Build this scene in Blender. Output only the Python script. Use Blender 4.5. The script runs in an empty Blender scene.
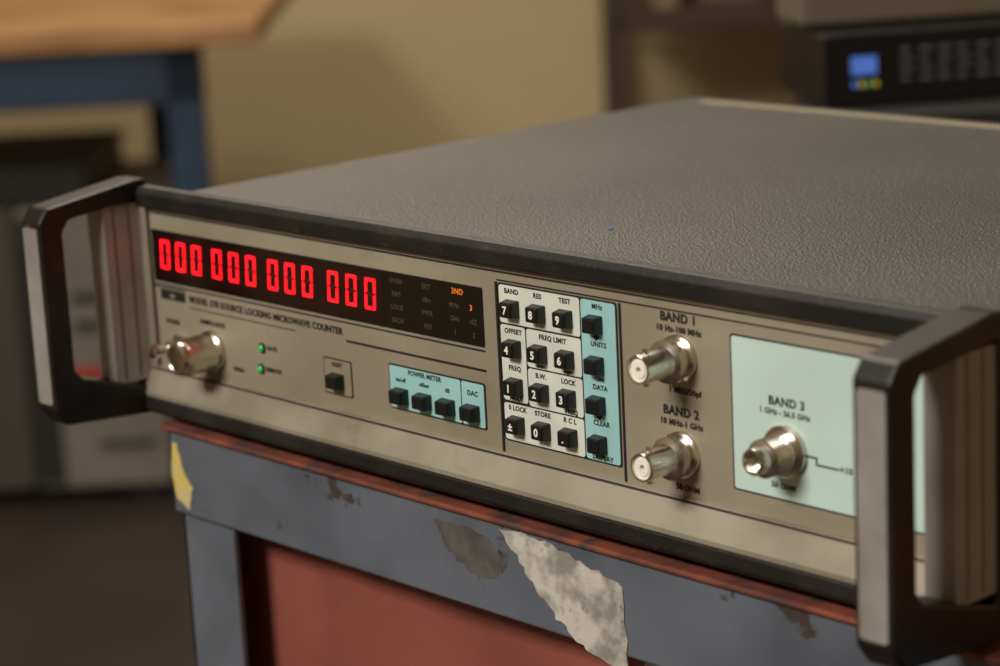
import bpy, bmesh, math, random
from mathutils import Vector, Matrix
random.seed(4)
Z0=0.72
SC=bpy.context.scene
COL=SC.collection
def lin(c):
    return tuple((v/255/12.92 if v/255<=.04045 else ((v/255+.055)/1.055)**2.4) for v in c)+(1,)
def mat(name,c,rough=.5,metal=0,c2=None,ns=60,nmix=(.4,.65),bump=0,bs=400,emit=None,es=0,coat=0,spec=.5,detail=4,rvar=0,chip=None,chs=70,chm=(.62,.66)):
    m=bpy.data.materials.new(name);m.use_nodes=True
    nt=m.node_tree;N=nt.nodes;L=nt.links;b=N['Principled BSDF']
    b.inputs['Base Color'].default_value=lin(c);b.inputs['Roughness'].default_value=rough;b.inputs['Metallic'].default_value=metal
    b.inputs['Specular IOR Level'].default_value=spec
    if coat: b.inputs['Coat Weight'].default_value=coat
    tc=None
    if c2 or bump or rvar: tc=N.new('ShaderNodeTexCoord')
    if c2:
        n=N.new('ShaderNodeTexNoise');n.inputs['Scale'].default_value=ns;n.inputs['Detail'].default_value=detail
        L.new(tc.outputs['Object'],n.inputs['Vector'])
        r=N.new('ShaderNodeValToRGB');r.color_ramp.elements[0].position=nmix[0];r.color_ramp.elements[1].position=nmix[1]
        r.color_ramp.elements[0].color=lin(c);r.color_ramp.elements[1].color=lin(c2)
        L.new(n.outputs['Fac'],r.inputs['Fac']);out=r.outputs['Color']
        if chip:
            n3=N.new('ShaderNodeTexNoise');n3.inputs['Scale'].default_value=chs;n3.inputs['Detail'].default_value=8;n3.inputs['Roughness'].default_value=.65
            L.new(tc.outputs['Object'],n3.inputs['Vector'])
            r3=N.new('ShaderNodeValToRGB');r3.color_ramp.elements[0].position=chm[0];r3.color_ramp.elements[1].position=chm[1]
            L.new(n3.outputs['Fac'],r3.inputs['Fac'])
            mx=N.new('ShaderNodeMix');mx.data_type='RGBA'
            L.new(r3.outputs['Color'],mx.inputs['Factor']);L.new(out,mx.inputs['A']);mx.inputs['B'].default_value=lin(chip);out=mx.outputs['Result']
        L.new(out,b.inputs['Base Color'])
        if rvar:
            mr=N.new('ShaderNodeMapRange');mr.inputs['To Min'].default_value=rough-rvar;mr.inputs['To Max'].default_value=rough+rvar
            L.new(n.outputs['Fac'],mr.inputs['Value']);L.new(mr.outputs['Result'],b.inputs['Roughness'])
    if bump:
        n2=N.new('ShaderNodeTexNoise');n2.inputs['Scale'].default_value=bs;n2.inputs['Detail'].default_value=3
        L.new(tc.outputs['Object'],n2.inputs['Vector'])
        bp=N.new('ShaderNodeBump');bp.inputs['Strength'].default_value=bump;bp.inputs['Distance'].default_value=.0006
        L.new(n2.outputs['Fac'],bp.inputs['Height']);L.new(bp.outputs['Normal'],b.inputs['Normal'])
    if emit:
        b.inputs['Emission Color'].default_value=lin(emit);b.inputs['Emission Strength'].default_value=es
    return m
def empty(name,loc=(0,0,0),rz=0):
    o=bpy.data.objects.new(name,None);o.location=loc;o.rotation_euler=(0,0,rz);COL.objects.link(o);return o
def finish(name,bm,m,parent,smooth=False,bevel=0,seg=2,wn=True):
    bmesh.ops.recalc_face_normals(bm,faces=bm.faces)
    bm.transform(Matrix.Scale(.001,4))
    me=bpy.data.meshes.new(name);bm.to_mesh(me);bm.free()
    for mm in (m if isinstance(m,(list,tuple)) else [m]): me.materials.append(mm)
    if smooth:
        for p in me.polygons:p.use_smooth=True
    o=bpy.data.objects.new(name,me);COL.objects.link(o)
    if parent:o.parent=parent
    if bevel:
        md=o.modifiers.new('bevel','BEVEL');md.width=bevel*.001;md.segments=seg;md.limit_method='ANGLE';md.angle_limit=math.radians(35)
    if smooth:
        try: me.set_sharp_from_angle(angle=math.radians(35))
        except Exception: pass
    return o
def abox(bm,x0,x1,y0,y1,z0,z1,mi=0,taper=0):
    t=taper
    v=[bm.verts.new(p) for p in [(x0+t,y0,z0+t),(x1-t,y0,z0+t),(x1,y1,z0),(x0,y1,z0),(x0+t,y0,z1-t),(x1-t,y0,z1-t),(x1,y1,z1),(x0,y1,z1)]]
    for f in [(0,1,2,3),(4,5,6,7),(0,1,5,4),(1,2,6,5),(2,3,7,6),(3,0,4,7)]:
        fc=bm.faces.new([v[i] for i in f]);fc.material_index=mi
def box(name,b,m,parent,bevel=0,taper=0):
    bm=bmesh.new();abox(bm,*b,taper=taper);return finish(name,bm,m,parent,bevel=bevel)
def boxes(name,L,m,parent,bevel=0):
    bm=bmesh.new()
    for b in L: abox(bm,*b[:6],mi=(b[6] if len(b)>6 else 0))
    return finish(name,bm,m,parent,bevel=bevel)
def alathe(bm,prof,cx,cz,n=40,mi=0,cy=0):
    rings=[]
    for r,y in prof:
        if r<=1e-6: rings.append([bm.verts.new((cx,y+cy,cz))])
        else: rings.append([bm.verts.new((cx+r*math.cos(2*math.pi*i/n),y+cy,cz+r*math.sin(2*math.pi*i/n))) for i in range(n)])
    for a,b in zip(rings,rings[1:]):
        for i in range(n):
            j=(i+1)%n
            if len(a)==1 and len(b)==1: continue
            if len(a)==1: f=bm.faces.new([a[0],b[i],b[j]])
            elif len(b)==1: f=bm.faces.new([a[i],a[j],b[0]])
            else: f=bm.faces.new([a[i],a[j],b[j],b[i]])
            f.material_index=mi
def lathe(name,prof,cx,cz,m,parent,n=40):
    bm=bmesh.new();alathe(bm,prof,cx,cz,n);return finish(name,bm,m,parent,smooth=True)
def rrect_pts(x0,x1,z0,z1,r,k=5):
    P=[]
    for cx,cz,a0 in [(x1-r,z1-r,0),(x0+r,z1-r,90),(x0+r,z0+r,180),(x1-r,z0+r,270)]:
        for i in range(k+1):
            a=math.radians(a0+90*i/k);P.append((cx+r*math.cos(a),cz+r*math.sin(a)))
    return P
def aplate(bm,P,y0,y1,mi=0):
    a=[bm.verts.new((x,y0,z)) for x,z in P];b=[bm.verts.new((x,y1,z)) for x,z in P]
    bm.faces.new(a).material_index=mi;bm.faces.new(b[::-1]).material_index=mi
    n=len(P)
    for i in range(n): bm.faces.new([a[i],a[(i+1)%n],b[(i+1)%n],b[i]]).material_index=mi
def extr_x(name,prof,x0,x1,m,parent,bevel=0):
    bm=bmesh.new()
    a=[bm.verts.new((x0,y,z)) for y,z in prof];b=[bm.verts.new((x1,y,z)) for y,z in prof];n=len(prof)
    bm.faces.new(a);bm.faces.new(b[::-1])
    for i in range(n): bm.faces.new([a[i],a[(i+1)%n],b[(i+1)%n],b[i]])
    return finish(name,bm,m,parent,bevel=bevel)
def texts(name,L,m,parent,y=-.5,ext=.06):
    bm=bmesh.new()
    for t in L:
        s,x,z,size=t[:4];al=t[4] if len(t)>4 else 'CENTER';off=t[5] if len(t)>5 else .032;yy=t[6] if len(t)>6 else y
        cu=bpy.data.curves.new('tmp','FONT');cu.body=s;cu.size=size;cu.align_x=al;cu.align_y='CENTER';cu.extrude=ext;cu.offset=off*size;cu.resolution_u=3
        cu.space_character=1.08
        ob=bpy.data.objects.new('tmp',cu);COL.objects.link(ob)
        ob.matrix_world=Matrix.Translation((x,yy,z))@Matrix.Rotation(math.pi/2,4,'X')
        bpy.context.view_layer.update()
        dg=bpy.context.evaluated_depsgraph_get();me=bpy.data.meshes.new_from_object(ob.evaluated_get(dg))
        me.transform(ob.matrix_world);bm.from_mesh(me);bpy.data.meshes.remove(me)
        bpy.data.objects.remove(ob);bpy.data.curves.remove(cu)
    return finish(name,bm,m,parent)

# ---------------------------------------------------------------- materials
M=dict(
 panel=mat('panel_paint',(153,145,127),.5,.15,c2=(134,126,107),ns=16,nmix=(.35,.7),bump=.08,bs=900,chip=(106,98,82),chs=40,chm=(.6,.9)),
 silver=mat('brushed_aluminium',(156,149,134),.5,.3,c2=(134,126,110),ns=24,bump=.1,bs=700,chip=(92,84,72),chs=60,chm=(.6,.9)),
 bracket=mat('bracket_metal',(156,153,147),.5,.1,c2=(140,136,128),ns=40),
 groove=mat('bracket_groove',(92,88,82),.6),
 black=mat('black_trim',(22,21,21),.5,.1,c2=(44,41,38),ns=35,nmix=(.45,.75),bump=.35,bs=700,chip=(92,84,74),chs=160,chm=(.66,.76)),
 handle=mat('handle_black',(17,15,15),.42,.1,c2=(50,45,40),ns=30,nmix=(.5,.8),bump=.25,bs=500,chip=(96,86,74),chs=110,chm=(.66,.78)),
 stripe=mat('handle_inlay',(152,149,144),.5,.2,c2=(134,130,124),ns=50),
 line=mat('dark_line',(24,22,20),.6),
 ink=mat('ink',(22,21,22),.7),
 dred=mat('display_filter',(26,2,4),.25),
 window=mat('display_window',(8,6,7),.2),
 seg=mat('led_segment',(255,16,24),.4,emit=(255,18,30),es=2.0),
 segoff=mat('led_dim',(50,4,6),.5,emit=(120,6,8),es=.12),
 amber=mat('led_amber',(230,110,20),.5,emit=(230,120,30),es=.3),
 ann=mat('annunciator_off',(70,60,38),.6),
 key=mat('key_plastic',(17,17,19),.35,bump=.05),
 keyp=mat('keypad_white',(206,212,202),.45,c2=(195,200,190),ns=60),
 blue=mat('keypad_blue',(150,197,200),.45,c2=(142,187,190),ns=60),
 label=mat('label_pale',(190,214,206),.38,c2=(182,205,197),ns=18),
 white=mat('white_ink',(225,225,220),.6),
 metal=mat('nickel',(224,218,208),.24,1,c2=(180,172,158),ns=90,rvar=.08),
 dielectric=mat('dielectric',(232,230,220),.5),
 green=mat('green_led',(40,150,70),.3,emit=(30,190,90),es=.4),
 cartpaint=mat('cart_paint',(98,105,117),.5,.1,c2=(80,86,97),ns=14,bump=.3,bs=120,chip=(62,56,52),chs=45,chm=(.62,.66)),
 rust=mat('rust_worn',(84,82,80),.8,c2=(64,60,58),ns=110,bump=.4,bs=200),
 mat_=mat('rubber_mat',(126,64,46),.75,c2=(80,44,36),ns=45,bump=.4,bs=200,chip=(58,52,50),chs=90,chm=(.58,.66)),
 tear=mat('torn_paper',(186,183,174),.85,c2=(132,128,120),ns=90,nmix=(.4,.6),bump=.8,bs=250,chip=(96,94,92),chs=120,chm=(.6,.7)),
 yellow=mat('yellow_tape',(200,176,70),.7,c2=(186,180,150),ns=50),
 cloth=mat('red_vinyl',(146,84,74),.38,c2=(128,70,62),ns=8,bump=.1,bs=60),
 wood=mat('bench_wood',(172,128,82),.5,c2=(146,104,64),ns=6),
 bblue=mat('bench_blue',(36,58,82),.5,c2=(30,48,68),ns=8),
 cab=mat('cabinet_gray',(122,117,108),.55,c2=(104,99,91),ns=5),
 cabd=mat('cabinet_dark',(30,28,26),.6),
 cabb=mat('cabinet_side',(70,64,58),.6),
 redlogo=mat('red_badge',(160,36,30),.6),
 dev=mat('device_black',(12,13,16),.4),
 devtop=mat('device_tan',(104,93,78),.6),
 strip=mat('rear_strip',(140,128,106),.6),
 lcd=mat('lcd_blue',(70,110,200),.3,emit=(90,130,215),es=.35),
 b1=mat('button_yellow',(190,170,60),.4,emit=(200,180,70),es=.2),
 b2=mat('button_green',(70,150,110),.4,emit=(70,160,120),es=.2),
 dtext=mat('device_text',(104,104,110),.6),
 wall=mat('wall_paint',(196,175,137),.8,c2=(188,167,129),ns=2),
 floor=mat('floor_concrete',(50,39,31),.6,c2=(36,28,23),ns=3),
 ceil=mat('ceiling_paint',(190,184,170),.9),
 post=mat('post_brown',(58,44,32),.6),
 tanp=mat('tan_metal',(132,114,88),.6),
 spk=mat('blue_speck',(60,110,170),.5),
)
def vinyl():
    m=mat('cover_vinyl',(48,50,48),.42,0,c2=(66,67,63),ns=9,nmix=(.3,.75),spec=.55,detail=8,chip=(112,111,104),chs=420,chm=(.56,.76))
    nt=m.node_tree;N=nt.nodes;L=nt.links;b=N['Principled BSDF'];tc=N.new('ShaderNodeTexCoord')
    v=N.new('ShaderNodeTexVoronoi');v.inputs['Scale'].default_value=900;L.new(tc.outputs['Object'],v.inputs['Vector'])
    n=N.new('ShaderNodeTexNoise');n.inputs['Scale'].default_value=560;n.inputs['Detail'].default_value=4;L.new(tc.outputs['Object'],n.inputs['Vector'])
    ad=N.new('ShaderNodeMath');ad.operation='ADD';L.new(v.outputs['Distance'],ad.inputs[0]);L.new(n.outputs['Fac'],ad.inputs[1])
    bp=N.new('ShaderNodeBump');bp.inputs['Strength'].default_value=.7;bp.inputs['Distance'].default_value=.00045
    L.new(ad.outputs[0],bp.inputs['Height']);L.new(bp.outputs['Normal'],b.inputs['Normal'])
    return m
M['vinyl']=vinyl()

# ---------------------------------------------------------------- frequency counter
W=423
FC=empty('microwave_frequency_counter',(0,0,Z0))
box('case_cover',(1,W-1,10,341,3,90.5),M['vinyl'],FC,bevel=2.5)
box('cover_rear_strip',(20,400,324,330,90.3,91.2),M['strip'],FC)
extr_x('bezel_top',[(0.5,87.3),(-3,88.2),(-3.4,94),(-1.8,96.4),(2,96.8),(6,95.5),(17,91.4),(17,87.3)],0,W,M['black'],FC,bevel=.6)
extr_x('lip_bottom',[(0.5,19.6),(-1.5,19.2),(-6.5,9),(-6.5,7),(4,7),(4,19.6)],0,W,M['silver'],FC,bevel=.4)
extr_x('lip_groove',[(-2.2,18.2),(-1.9,18.9),(-1.0,18.9),(-1.3,18.2)],1,W-1,M['line'],FC)
extr_x('bezel_bottom',[(-7,7),(-7,1.5),(-5,-.5),(12,-.5),(12,7)],0,W,M['black'],FC,bevel=.6)
box('front_panel',(5.5,416.5,0,3,19,88),M['panel'],FC,bevel=.3)
boxes('frame_uprights',[(0,5.2,-2,10,6,88),(416.8,W,-2,10,6,88)],M['silver'],FC,bevel=.5)
boxes('frame_grooves',[(5.2,5.7,-.4,2,19,88),(416.2,416.9,-.4,2,19,88)],M['line'],FC)
boxes('feet',[(45,65,25,45,-3.8,3),(375,395,25,45,-3.8,3),(45,65,300,320,-3.8,3),(375,395,300,320,-3.8,3)],M['black'],FC,bevel=1)
for k,x0 in enumerate((-12,419)):
    bm=bmesh.new()
    outer=[(-51,88.5),(-47,93.8),(-4,99.5),(2,99.5),(2,-1),(-4,-1),(-46,2.5),(-51,9)]
    inner=[(-40,83),(-36.5,87.8),(-3,91.2),(-1,91.2),(-1,11),(-3,11),(-36,20.5),(-40,25)]
    vs={}
    for sx,x in (('a',x0),('b',x0+14)):
        vs[sx+'o']=[bm.verts.new((x,y,z)) for y,z in outer];vs[sx+'i']=[bm.verts.new((x,y,z)) for y,z in inner]
    n=len(outer)
    for i in range(n):
        j=(i+1)%n
        bm.faces.new([vs['ao'][i],vs['ao'][j],vs['ai'][j],vs['ai'][i]])
        bm.faces.new([vs['bo'][i],vs['bo'][j],vs['bi'][j],vs['bi'][i]])
        bm.faces.new([vs['ao'][i],vs['ao'][j],vs['bo'][j],vs['bo'][i]])
        bm.faces.new([vs['ai'][i],vs['ai'][j],vs['bi'][j],vs['bi'][i]])
    finish('handle_%s'%('left','right')[k],bm,M['handle'],FC,bevel=1.4,seg=3)
    bm=bmesh.new();aplate(bm,rrect_pts(x0+2,x0+12.3,12,86,1.5),-51.5,-50.5)
    finish('handle_inlay_%s'%('left','right')[k],bm,M['stripe'],FC)
    boxes('handle_bracket_%s'%('left','right')[k],[(x0+1,x0+13,-20,-.2,14,90)],M['bracket'],FC,bevel=.5)
    gl=[]
    for yy in (-15.5,-8): gl.append((x0+.8,x0+13.15,yy,yy+.8,16,89.5))
    boxes('bracket_grooves_%s'%('left','right')[k],gl,M['groove'],FC)

# display
bm=bmesh.new();aplate(bm,rrect_pts(7,211,57,78.8,.6),-.5,.5);finish('display_window',bm,M['window'],FC)
bm=bmesh.new();aplate(bm,rrect_pts(9.5,156,58.6,77.6,.6),-.6,.2);finish('display_filter',bm,M['dred'],FC)
def digit(bm,cx,cz,w=6.1,h=12.2,s=1.2,segs='abcdef'):
    sl=.07
    def q(pts):
        P=[(cx+x+sl*z,cz+z) for x,z in pts];aplate(bm,P,-.85,-.55)
    W=w/2;H=h/2;g=.2;t=s
    S={'a':[(-W+g,H),(W-g,H),(W-t,H-t),(-W+t,H-t)],'d':[(-W+g,-H),(-W+t,-H+t),(W-t,-H+t),(W-g,-H)],
       'f':[(-W,H-g),(-W+t,H-t-g),(-W+t,t/2+g*.3),(-W,g)],'e':[(-W,-H+g),(-W,-g),(-W+t,-t/2-g*.3),(-W+t,-H+t+g)],
       'b':[(W,H-g),(W,g),(W-t,t/2+g*.3),(W-t,H-t-g)],'c':[(W,-H+g),(W-t,-H+t+g),(W-t,-t/2-g*.3),(W,-g)],
       'g':[(-W+t*.6,0),(-W+t,.6),(W-t,.6),(W-t*.6,0),(W-t,-.6),(-W+t,-.6)]}
    for c in segs:q(S[c])
DX=[16,27,38,52,63.3,74.6,89,99.8,110.8,126.5,137.5,148.7]
bm=bmesh.new()
for x in DX: digit(bm,x,68.8)
finish('led_digits',bm,M['seg'],FC)
bm=bmesh.new()
for x in DX: digit(bm,x,68.8,segs='g')
finish('led_digits_off',bm,M['segoff'],FC)
A=[]
for r,row in enumerate([('OVEN','EXT','','' ),('RMT','dBm','MHz',''),('LOCK','PWR','GHz','HZ'),('SRCH','REF','1','2')]):
    for c,t in enumerate(row):
        if t: A.append((t,[164,181,196,206][c],75.5-r*5,2.6,'CENTER',.02,-.6))
texts('annunciators',A,M['ann'],FC)
texts('annunciators_lit',[('3ND',198,75.8,3,'CENTER',.01,-.6),('3',205,70.6,3,'CENTER',.01,-.6)],M['amber'],FC)
ln=[(5.5,27.5,-.35,0,54.2,54.6),(5.5,211,-.35,0,55.2,55.7),(132,211,-.4,0,47.8,48.5),(30,100,-.3,0,47.6,47.9),(218,219,-.5,0,19.6,82),(279,279.8,-.5,0,19.6,82),
    (6,416,-.4,0,85.6,86.1),(219,416,-.35,0,82.6,83.0)]
boxes('panel_grooves',ln,M['line'],FC)
bm=bmesh.new();aplate(bm,rrect_pts(10,27,49.5,53.5,.5),-.35,0);finish('badge',bm,M['line'],FC)
texts('model_text',[('MODEL 578 SOURCE LOCKING MICROWAVE COUNTER',30,51.4,3.72,'LEFT')],M['ink'],FC,y=-.2)
texts('badge_text',[('eip',18.5,51.5,3)],M['panel'],FC,y=-.5)
texts('control_text',[('POWER',17,40,2.6),('SAMPLE RATE',45,43,2.6),('HOLD',61,26,2.4),('GATE',81,38,2.4,'LEFT'),('REMOTE',79.5,29,2.4,'LEFT'),
  ('BAND 1',306,80.3,4.3),('10 Hz-100 MHz',306,76.3,2.9),('1 MEG/20pf',308,55.8,2.8),('BAND 2',306,48.4,4.3),('10 MHz-1 GHz',306,44.4,2.9),('50 OHM',308,22.4,2.8)],M['ink'],FC,y=-.2)
bm=bmesh.new();P=rrect_pts(117,134,25.5,40,1);aplate(bm,P,-.3,0);finish('reset_outline',bm,M['line'],FC)
bm=bmesh.new();aplate(bm,rrect_pts(117.5,133.5,26,39.5,.8),-.4,0);finish('reset_plate',bm,M['panel'],FC)
texts('reset_text',[('RESET',125.5,37.6,2.3)],M['ink'],FC,y=-.45)
def keyset(name,C,w=6.9,h=6.5,d=4.6):
    bm=bmesh.new()
    for x,z in C: abox(bm,x-w/2,x+w/2,-d,-.2,z-h/2,z+h/2,taper=.6)
    return finish(name,bm,M['key'],FC,bevel=.5)
bm=bmesh.new();aplate(bm,rrect_pts(156.4,210,25.8,43.2,1),-.35,0);finish('power_meter_border',bm,M['line'],FC)
bm=bmesh.new();aplate(bm,rrect_pts(157,196.8,26.4,42.6,.8),-.5,0);aplate(bm,rrect_pts(197.4,209.4,26.4,42.6,.8),-.5,0);finish('power_meter_plate',bm,M['blue'],FC)
texts('power_meter_text',[('POWER METER',177,41,2.6),('on/off',163.2,37.5,2.2),('offset',176.5,37.5,2.2),('dB',189.5,37.5,2.2),('DAC',203.3,38.6,2.6)],M['ink'],FC,y=-.55)
keyset('power_meter_keys',[(163.5,31.4),(176.6,31.4),(189.6,31.4),(203,31.4),(125.5,31.3)],w=7.8,h=6.2)
bm=bmesh.new();aplate(bm,rrect_pts(219.4,278,24.2,82,1.2),-.35,0);finish('keypad_border',bm,M['line'],FC)
bm=bmesh.new()
for r in [(220.1,260.4,67.7,81.4),(220.1,232.7,39.4,67),(233.3,260.4,53.3,67),(233.3,260.4,38.9,52.7),(220.1,260.4,24.8,38.3)]:
    aplate(bm,rrect_pts(*r,1.1),-.5,0)
finish('keypad_white_groups',bm,M['keyp'],FC)
bm=bmesh.new();aplate(bm,rrect_pts(261,277.4,24.8,81.4,1.1),-.5,0);finish('keypad_blue_group',bm,M['blue'],FC)
KX=[227,240.2,253.6,268];KZ=[73.3,58.9,44.9,30.9]
keyset('keypad_keys',[(x,z) for x in KX for z in KZ])
K=[('BAND',226.6,79.4),('RES',239.8,79.4),('TEST',253.3,79.4),('OFFSET',226.6,64.9),('FREQ LIMIT',246.5,64.9),('FREQ',226.6,51.5),('B.W.',239.8,50.6),('LOCK',253.5,50.6),('FREQ',254.5,40),
   ('MULT',226.6,40.4),('0 LOCK',227,36.7),('STORE',239.8,36.7),('R C L',253.5,36.7),('low',239.6,54.3),('high',253.4,54.3),
   ('MHz',269,79.4),('UNITS',269,66.2),('Clnd',269,54),('DATA',269,51),('CLEAR',269,38.3),('DISPLAY',269,26)]
texts('keypad_text',[(t,x,z,2.5 if t not in('low','high','Clnd') else 2.1) for t,x,z in K],M['ink'],FC,y=-.55)
bm=bmesh.new()
for z in (68.8,40.8):
    for s in (1,-1):
        P=[(268-1.6,z),(268+1.6,z),(268,z+1.4*s)];aplate(bm,P,-.6,-.4)
finish('keypad_arrows',bm,M['ink'],FC)
D=[('7',0,0),('8',1,0),('9',2,0),('4',0,1),('5',1,1),('6',2,1),('1',0,2),('2',1,2),('3',2,2),('±',0,3),('0',1,3),('.',2,3)]
texts('key_digits',[(t,KX[c],KZ[r],4.0,'CENTER',.03,-4.7) for t,c,r in D],M['white'],FC,ext=.05)
for i,(x,z) in enumerate([(78,37.6),(76.5,28.8)]):
    lathe('led_ring_%d'%i,[(2.0,0),(2.0,-.8),(1.3,-.8)],x,z,M['line'],FC,24)
    lathe('led_%d'%i,[(1.3,-.3),(1.3,-1.3),(.8,-1.8),(0,-2.0)],x,z,M['green'],FC,24)
lathe('sample_rate_knob',[(8.6,0),(8.6,-2),(7.6,-3),(7.3,-17),(6.7,-18.5),(5.6,-19),(5.2,-18.6),(0,-18.6)],44,31.5,M['metal'],FC,48)
bm=bmesh.new()
for i in range(30):
    a=2*math.pi*i/30
    c=Matrix.Translation((44,0,31.5))@Matrix.Rotation(a,4,'Y')
    b2=bmesh.new();abox(b2,-.22,.22,-16,-4,7.2,7.75);b2.transform(c)
    me=bpy.data.meshes.new('t');b2.to_mesh(me);bm.from_mesh(me);b2.free();bpy.data.meshes.remove(me)
finish('knob_knurl',bm,M['metal'],FC)
lathe('toggle_nut',[(6.0,0),(6.0,-2.4),(4.4,-2.4),(4.2,-7),(3.2,-7),(0,-7)],23,30,M['metal'],FC,6)
bm=bmesh.new();alathe(bm,[(1.6,-6),(1.7,-8),(3.1,-14),(2.8,-16),(0,-17)],0,0,24)
bm.transform(Matrix.Translation((23,0,30))@Matrix.Rotation(math.radians(-4),4,'X'));finish('toggle_bat',bm,M['metal'],FC,smooth=True)
bm=bmesh.new();aplate(bm,rrect_pts(328.6,412.6,26.4,78.6,1),-.3,0);finish('band3_border',bm,M['line'],FC)
bm=bmesh.new();aplate(bm,rrect_pts(329.3,412,27,78,.9),-.45,0);finish('band3_plate',bm,M['label'],FC)
texts('band3_text',[('BAND 3',352,59.0,4.0),('1 GHz - 26.5 GHz',351,55.4,2.6),('50 OHM',350,31.2,2.6),('METER',384,69.5,2.9),('RANGE',384,65.5,2.9),('+10 dBm',379,41,2.9),('MAX',392,47,3)],M['ink'],FC,y=-.5)
boxes('band3_trace',[(357,364,-.6,-.45,42.8,43.4),(363.6,364.2,-.6,-.45,40.6,43.4),(364,373,-.6,-.45,40.6,41.2)],M['line'],FC)
for i,(x,z) in enumerate([(306,67),(306,34)]):
    lathe('bnc_shell_%d'%i,[(8.0,0),(8.0,-1.6),(7.2,-2.2),(6.4,-2.2),(6.4,-5.2),(7.3,-5.4),(7.3,-7.2),(6.2,-7.6),(5.3,-8),(5.0,-9),(5.0,-19.4),(4.75,-20),(4.1,-20),(4.1,-13)],x,z,M['metal'],FC,48)
    bm=bmesh.new()
    for s in(1,-1):
        b2=bmesh.new();bmesh.ops.create_cone(b2,cap_ends=True,segments=16,radius1=1,radius2=1,depth=1.6)
        b2.transform(Matrix.Translation((x,-16,z+s*5.5)));me=bpy.data.meshes.new('t');b2.to_mesh(me);bm.from_mesh(me);b2.free();bpy.data.meshes.remove(me)
    finish('bnc_lugs_%d'%i,bm,M['metal'],FC)
    lathe('bnc_dielectric_%d'%i,[(4.1,-14),(4.1,-19.2),(2.9,-19.2),(2.9,-19.6),(1.0,-19.6),(1.0,-18)],x,z,M['dielectric'],FC,32)
    lathe('bnc_pin_%d'%i,[(1.0,-14),(1.0,-18.6),(.5,-18.6),(.5,-16),(0,-16)],x,z,M['metal'],FC,24)
pr=[(8.6,0),(8.6,-2.4),(8.0,-3),(6.6,-3),(6.6,-5)]
y=-5.
for k in range(7): pr+=[(6.3,y-.1),(5.8,y-.55),(6.3,y-.95)];y-=1
pr+=[(5.6,y),(4.6,y-.5),(4.4,y-4.6),(4.1,y-5),(3.2,y-5),(3.2,y-1)]
lathe('precision_connector',pr,351.5,43.3,M['metal'],FC,48)
lathe('precision_connector_core',[(3.2,-14),(1.0,-14),(.8,-16),(0,-16)],351.5,43.3,M['metal'],FC,24)
bm=bmesh.new();bmesh.ops.create_icosphere(bm,subdivisions=2,radius=1.0);bm.transform(Matrix.Translation((217,60,90.9))@Matrix.Diagonal((1,.7,.5,1)));finish('paint_speck',bm,M['spk'],FC)

# ---------------------------------------------------------------- cart
CT=empty('metal_utility_cart',(0,0,Z0))
X0,X1,Y0,Y1,T=16,640,-3,385,-6
LG=[]
FL=-Z0*1000+42
def angle_leg(cx,sx,cy,sy):
    a=sorted((cx,cx+sx*36));b=sorted((cx,cx+sx*3));c=sorted((cy,cy+sy*3));d=sorted((cy,cy+sy*36))
    LG.extend([(a[0],a[1],c[0],c[1],FL,T),(b[0],b[1],d[0],d[1],FL,T)])
for cx,sx in((X0,1),(X1,-1)):
    for cy,sy in((Y0,1),(Y1,-1)): angle_leg(cx,sx,cy,sy)
RL=[]
RH=36
for zt in (T,-520):
    for y0,y1 in((Y0-2.5,Y0+.5),(Y1-.5,Y1+2.5)): RL.append((X0-2.5,X1+2.5,y0,y1,zt-RH,zt))
    for x0,x1 in((X0-2.5,X0+.5),(X1-.5,X1+2.5)): RL.append((x0,x1,Y0-2.5,Y1+2.5,zt-RH,zt))
    RL.append((X0,X1,Y0,Y1,zt-3,zt))
boxes('legs',LG,M['cartpaint'],CT,bevel=.8)
boxes('rails_and_shelves',RL,M['cartpaint'],CT,bevel=1)
box('rubber_mat',(X0-6,X1+4,Y0-4.5,Y1+4,T,T+2.2),M['mat_'],CT,bevel=.8)
bm=bmesh.new()
for cx in(X0+15,X1-15):
    for cy in(Y0+15,Y1-15):
        b2=bmesh.new();alathe(b2,[(0,-11),(20,-11),(21,-9),(21,9),(20,11),(0,11)],0,0,28)
        b2.transform(Matrix.Translation((cx,cy,-Z0*1000+21)));me=bpy.data.meshes.new('t');b2.to_mesh(me);bm.from_mesh(me);b2.free();bpy.data.meshes.remove(me)
        abox(bm,cx-10,cx+10,cy-14,cy+14,FL-4,FL+6)
finish('casters',bm,M['black'],CT)
bm=bmesh.new();n=60;rows=[]
for zi in range(6):
    rr=[]
    for i in range(n+1):
        x=21+(250)*i/n
        rr.append(bm.verts.new((x,14+(4*math.sin(i*.2+zi*.25)+2*math.sin(i*.55-zi*.3))*(.4+.15*zi),-40-93*zi)))
    rows.append(rr)
for a,b in zip(rows,rows[1:]):
    for i in range(n): bm.faces.new([a[i],a[i+1],b[i+1],b[i]])
finish('red_vinyl_liner',bm,M['cloth'],CT,smooth=True)
def blob(name,pts,y,m,jit=1.2,sub=4):
    P=[]
    n=len(pts)
    for i in range(n):
        a=pts[i];b=pts[(i+1)%n]
        for k in range(sub):
            t=k/sub;P.append((a[0]*(1-t)+b[0]*t+random.uniform(-jit,jit),a[1]*(1-t)+b[1]*t+random.uniform(-jit,jit)))
    bm=bmesh.new();aplate(bm,P,y-.4,y);return finish(name,bm,m,CT)
YF=Y0-2.5
blob('torn_paper_label',[(220,-7.5),(238,-7.5),(252,-10),(266,-13),(281,-17),(283,-47),(270,-46),(258,-42),(248,-36),(238,-27),(230,-18)],YF,M['tear'],.9,5)
blob('worn_patch_1',[(184,-12),(196,-11),(212,-12),(222,-22),(216,-28),(206,-30),(196,-25),(188,-20)],YF+.25,M['rust'],1.0,5)
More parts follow.
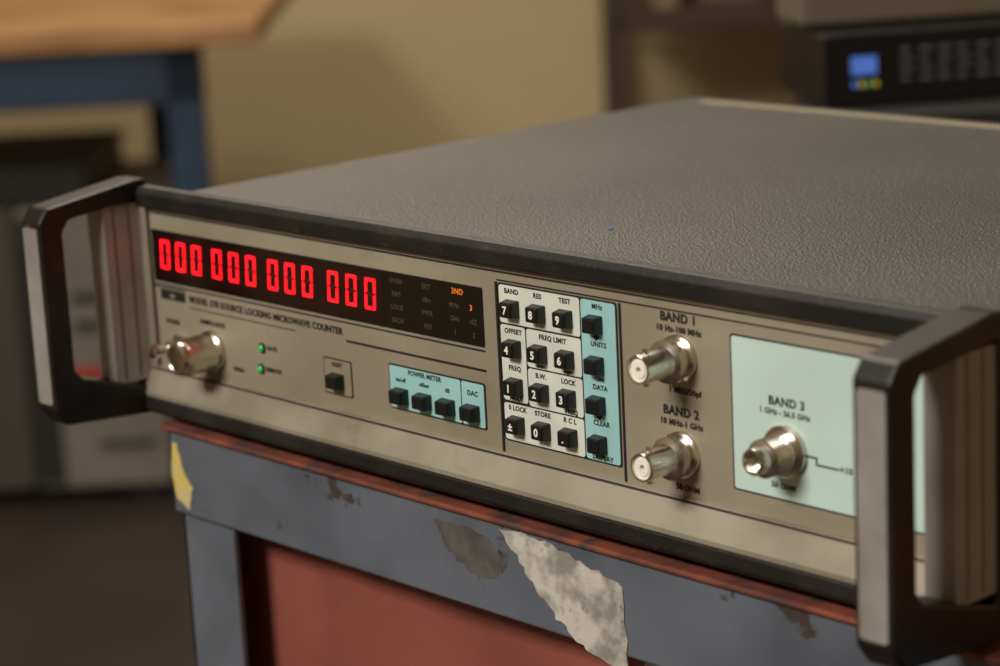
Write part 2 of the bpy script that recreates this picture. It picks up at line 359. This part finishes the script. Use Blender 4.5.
blob('yellow_tape',[(17,-11),(20,-11),(24,-24),(29,-29),(26,-39),(18,-36),(15,-26)],YF,M['yellow'],.5)

# ---------------------------------------------------------------- camera
yaw,pitch,roll,f=.8309,.2319,-.0508,2384.5
d=Vector((-math.sin(yaw)*math.cos(pitch),math.cos(yaw)*math.cos(pitch),-math.sin(pitch)))
r=d.cross(Vector((0,0,1))).normalized();u=r.cross(d)
r2=r*math.cos(roll)+u*math.sin(roll);u2=-r*math.sin(roll)+u*math.cos(roll)
cam=bpy.data.cameras.new('camera');co=bpy.data.objects.new('camera',cam);COL.objects.link(co)
mw=Matrix((r2,u2,-d)).transposed().to_4x4();mw.translation=Vector((.82849,-.55626,.25816+Z0));co.matrix_world=mw
cam.sensor_width=36;cam.lens=f*36/1000;cam.clip_start=.02
cam.dof.use_dof=True;cam.dof.focus_distance=.84;cam.dof.aperture_fstop=9
SC.camera=co

# ---------------------------------------------------------------- room (aligned with back wall)
Fv=Vector((-math.sin(yaw),math.cos(yaw),0));Rv=Vector((math.cos(yaw),math.sin(yaw),0))
O=Vector((.82849,-.55626,0))
def rp(a,b,z=0):
    p=O+Rv*a*.001+Fv*b*.001;p.z=z*.001;return p
def rempty(name,a,b,z,rz=0): return empty(name,rp(a,b,z),yaw+rz)
A0,A1,B0,B1,H=-2600,2600,-1600,4300,2700
def roombox(name,b,m):
    o=box(name,b,m,None);o.location=rp(0,0,0);o.rotation_euler=(0,0,yaw);return o
roombox('floor',(A0,A1,B0,B1,-60,0),M['floor'])
roombox('ceiling',(A0,A1,B0,B1,H,H+60),M['ceil'])
roombox('wall_back',(A0,A1,B1,B1+80,0,H),M['wall'])
roombox('wall_front',(A0,A1,B0-80,B0,0,H),M['wall'])
roombox('wall_left',(A0-80,A0,B0,B1,0,H),M['wall'])
roombox('wall_right',(A1,A1+80,B0,B1,0,H),M['wall'])
def z_(z): return z+720
WB=rempty('wooden_workbench',-300,3150,0)
boxes('bench_top',[(-1300,0,0,750,z_(-78),z_(-48))],M['wood'],WB,bevel=4)
boxes('bench_frame',[(-1270,-80,20,60,z_(-155),z_(-78)),(-1270,-200,690,730,z_(-150),z_(-78)),(-130,-80,20,60,0,z_(-78)),(-250,-200,690,730,0,z_(-78)),
   (-1270,-1220,20,60,0,z_(-78)),(-1270,-1220,690,730,0,z_(-78)),(-1265,-1225,60,690,z_(-150),z_(-110))],M['bblue'],WB,bevel=3)
CB=rempty('equipment_cabinet',-470,3235,0)
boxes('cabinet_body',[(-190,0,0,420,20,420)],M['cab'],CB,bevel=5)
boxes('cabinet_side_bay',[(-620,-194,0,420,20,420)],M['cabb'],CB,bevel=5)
boxes('cabinet_feet',[(-600,-560,20,400,0,22),(-60,-20,20,400,0,22)],M['cabd'],CB)
boxes('cabinet_gaps',[(-192,-150,-4,4,30,410)],M['cabd'],CB)
boxes('cabinet_badge',[(-130,-60,-5,0,165,195)],M['redlogo'],CB)
boxes('cabinet_stripes',[(-120,-20,-5,0,250,262),(-120,-20,-5,0,290,302),(-100,-20,-5,0,80,88)],M['cabd'],CB)
DB=rempty('dark_storage_box',-560,3260,420)
boxes('box_body',[(-480,0,0,350,0,45)],M['cabd'],DB,bevel=6)
boxes('box_lid',[(-485,5,-5,355,45,55)],M['cabd'],DB,bevel=4)
SR=rempty('shelving_rack',205,3800,0)
L=[(-10,18,0,30,0,2000),(900,930,0,30,0,2000),(0,30,370,400,0,2000),(900,930,370,400,0,2000)]
for z in(150,560,1400): L.append((0,930,0,400,z,z+30))
boxes('rack_frame',L,M['post'],SR,bevel=2)
boxes('rack_panels',[(70,110,60,350,590,975),(150,250,160,350,590,960),(290,330,60,350,590,1000),(370,560,100,350,590,900),(600,860,60,350,590,1040)],M['tanp'],SR,bevel=4)
SB=rempty('equipment_bench',195,1400,0)
boxes('bench_top',[(12,800,10,220,z_(20),z_(47))],M['cabd'],SB,bevel=2)
boxes('bench_legs',[(20,60,20,50,0,z_(20)),(750,790,20,50,0,z_(20)),(20,60,180,210,0,z_(20)),(750,790,180,210,0,z_(20))],M['cabd'],SB)
UP=rempty('rack_power_unit',206,1440,z_(47),math.radians(8))
boxes('unit_body',[(0,440,4,110,0,44)],M['dev'],UP,bevel=1.5)
boxes('unit_front_bezel',[(-2,442,0,6,0,45)],M['dev'],UP,bevel=1.5)
boxes('unit_lcd',[(15,31,-.8,0,20,31)],M['lcd'],UP)
for i,mm in enumerate(('lcd','b1','b2','b1')):
    bm=bmesh.new();alathe(bm,[(0,-1.2),(1.6,-1.2),(1.8,0)],17+i*4.4,14,16);finish('unit_button_%d'%i,bm,M[mm],UP)
boxes('unit_text_rows',[(46+c*12,46+c*12+(8 if (r+c)%3 else 6),-.5,0,15+r*6,16.6+r*6) for r in range(4) for c in range(10)],M['dtext'],UP)
TB=rempty('tan_instrument_case',196,1480,z_(92.2),math.radians(8))
boxes('case_body',[(0,420,0,60,1,30)],M['devtop'],TB,bevel=3)
boxes('case_feet',[(20,40,10,20,-.5,2),(380,400,10,20,-.5,2),(20,40,40,50,-.5,2),(380,400,40,50,-.5,2)],M['cabd'],TB)

# ---------------------------------------------------------------- lights
def area(name,loc,target,sx,sy,power,color):
    l=bpy.data.lights.new(name,'AREA');l.shape='RECTANGLE';l.size=sx;l.size_y=sy;l.energy=power;l.color=color
    o=bpy.data.objects.new(name,l);COL.objects.link(o);o.location=loc
    o.rotation_euler=(Vector(target)-Vector(loc)).to_track_quat('-Z','Y').to_euler();return o
c0=Vector((.22,0,.77))
area('ceiling_lamp_front',Vector((.15,-1.9,2.2)),c0,.9,.5,60,(1,.93,.83))
area('ceiling_lamp_mid',rp(-200,1900,2650),rp(-200,1900,0),1.2,.4,34,(1,.92,.8))
area('ceiling_lamp_back',rp(-300,3300,2650),rp(-300,3300,0),1.2,.4,18,(1,.89,.74))
w=bpy.data.worlds.new('world');SC.world=w;w.use_nodes=True
w.node_tree.nodes['Background'].inputs[0].default_value=(.9,.8,.65,1);w.node_tree.nodes['Background'].inputs[1].default_value=.1
SC.view_settings.view_transform='Standard'
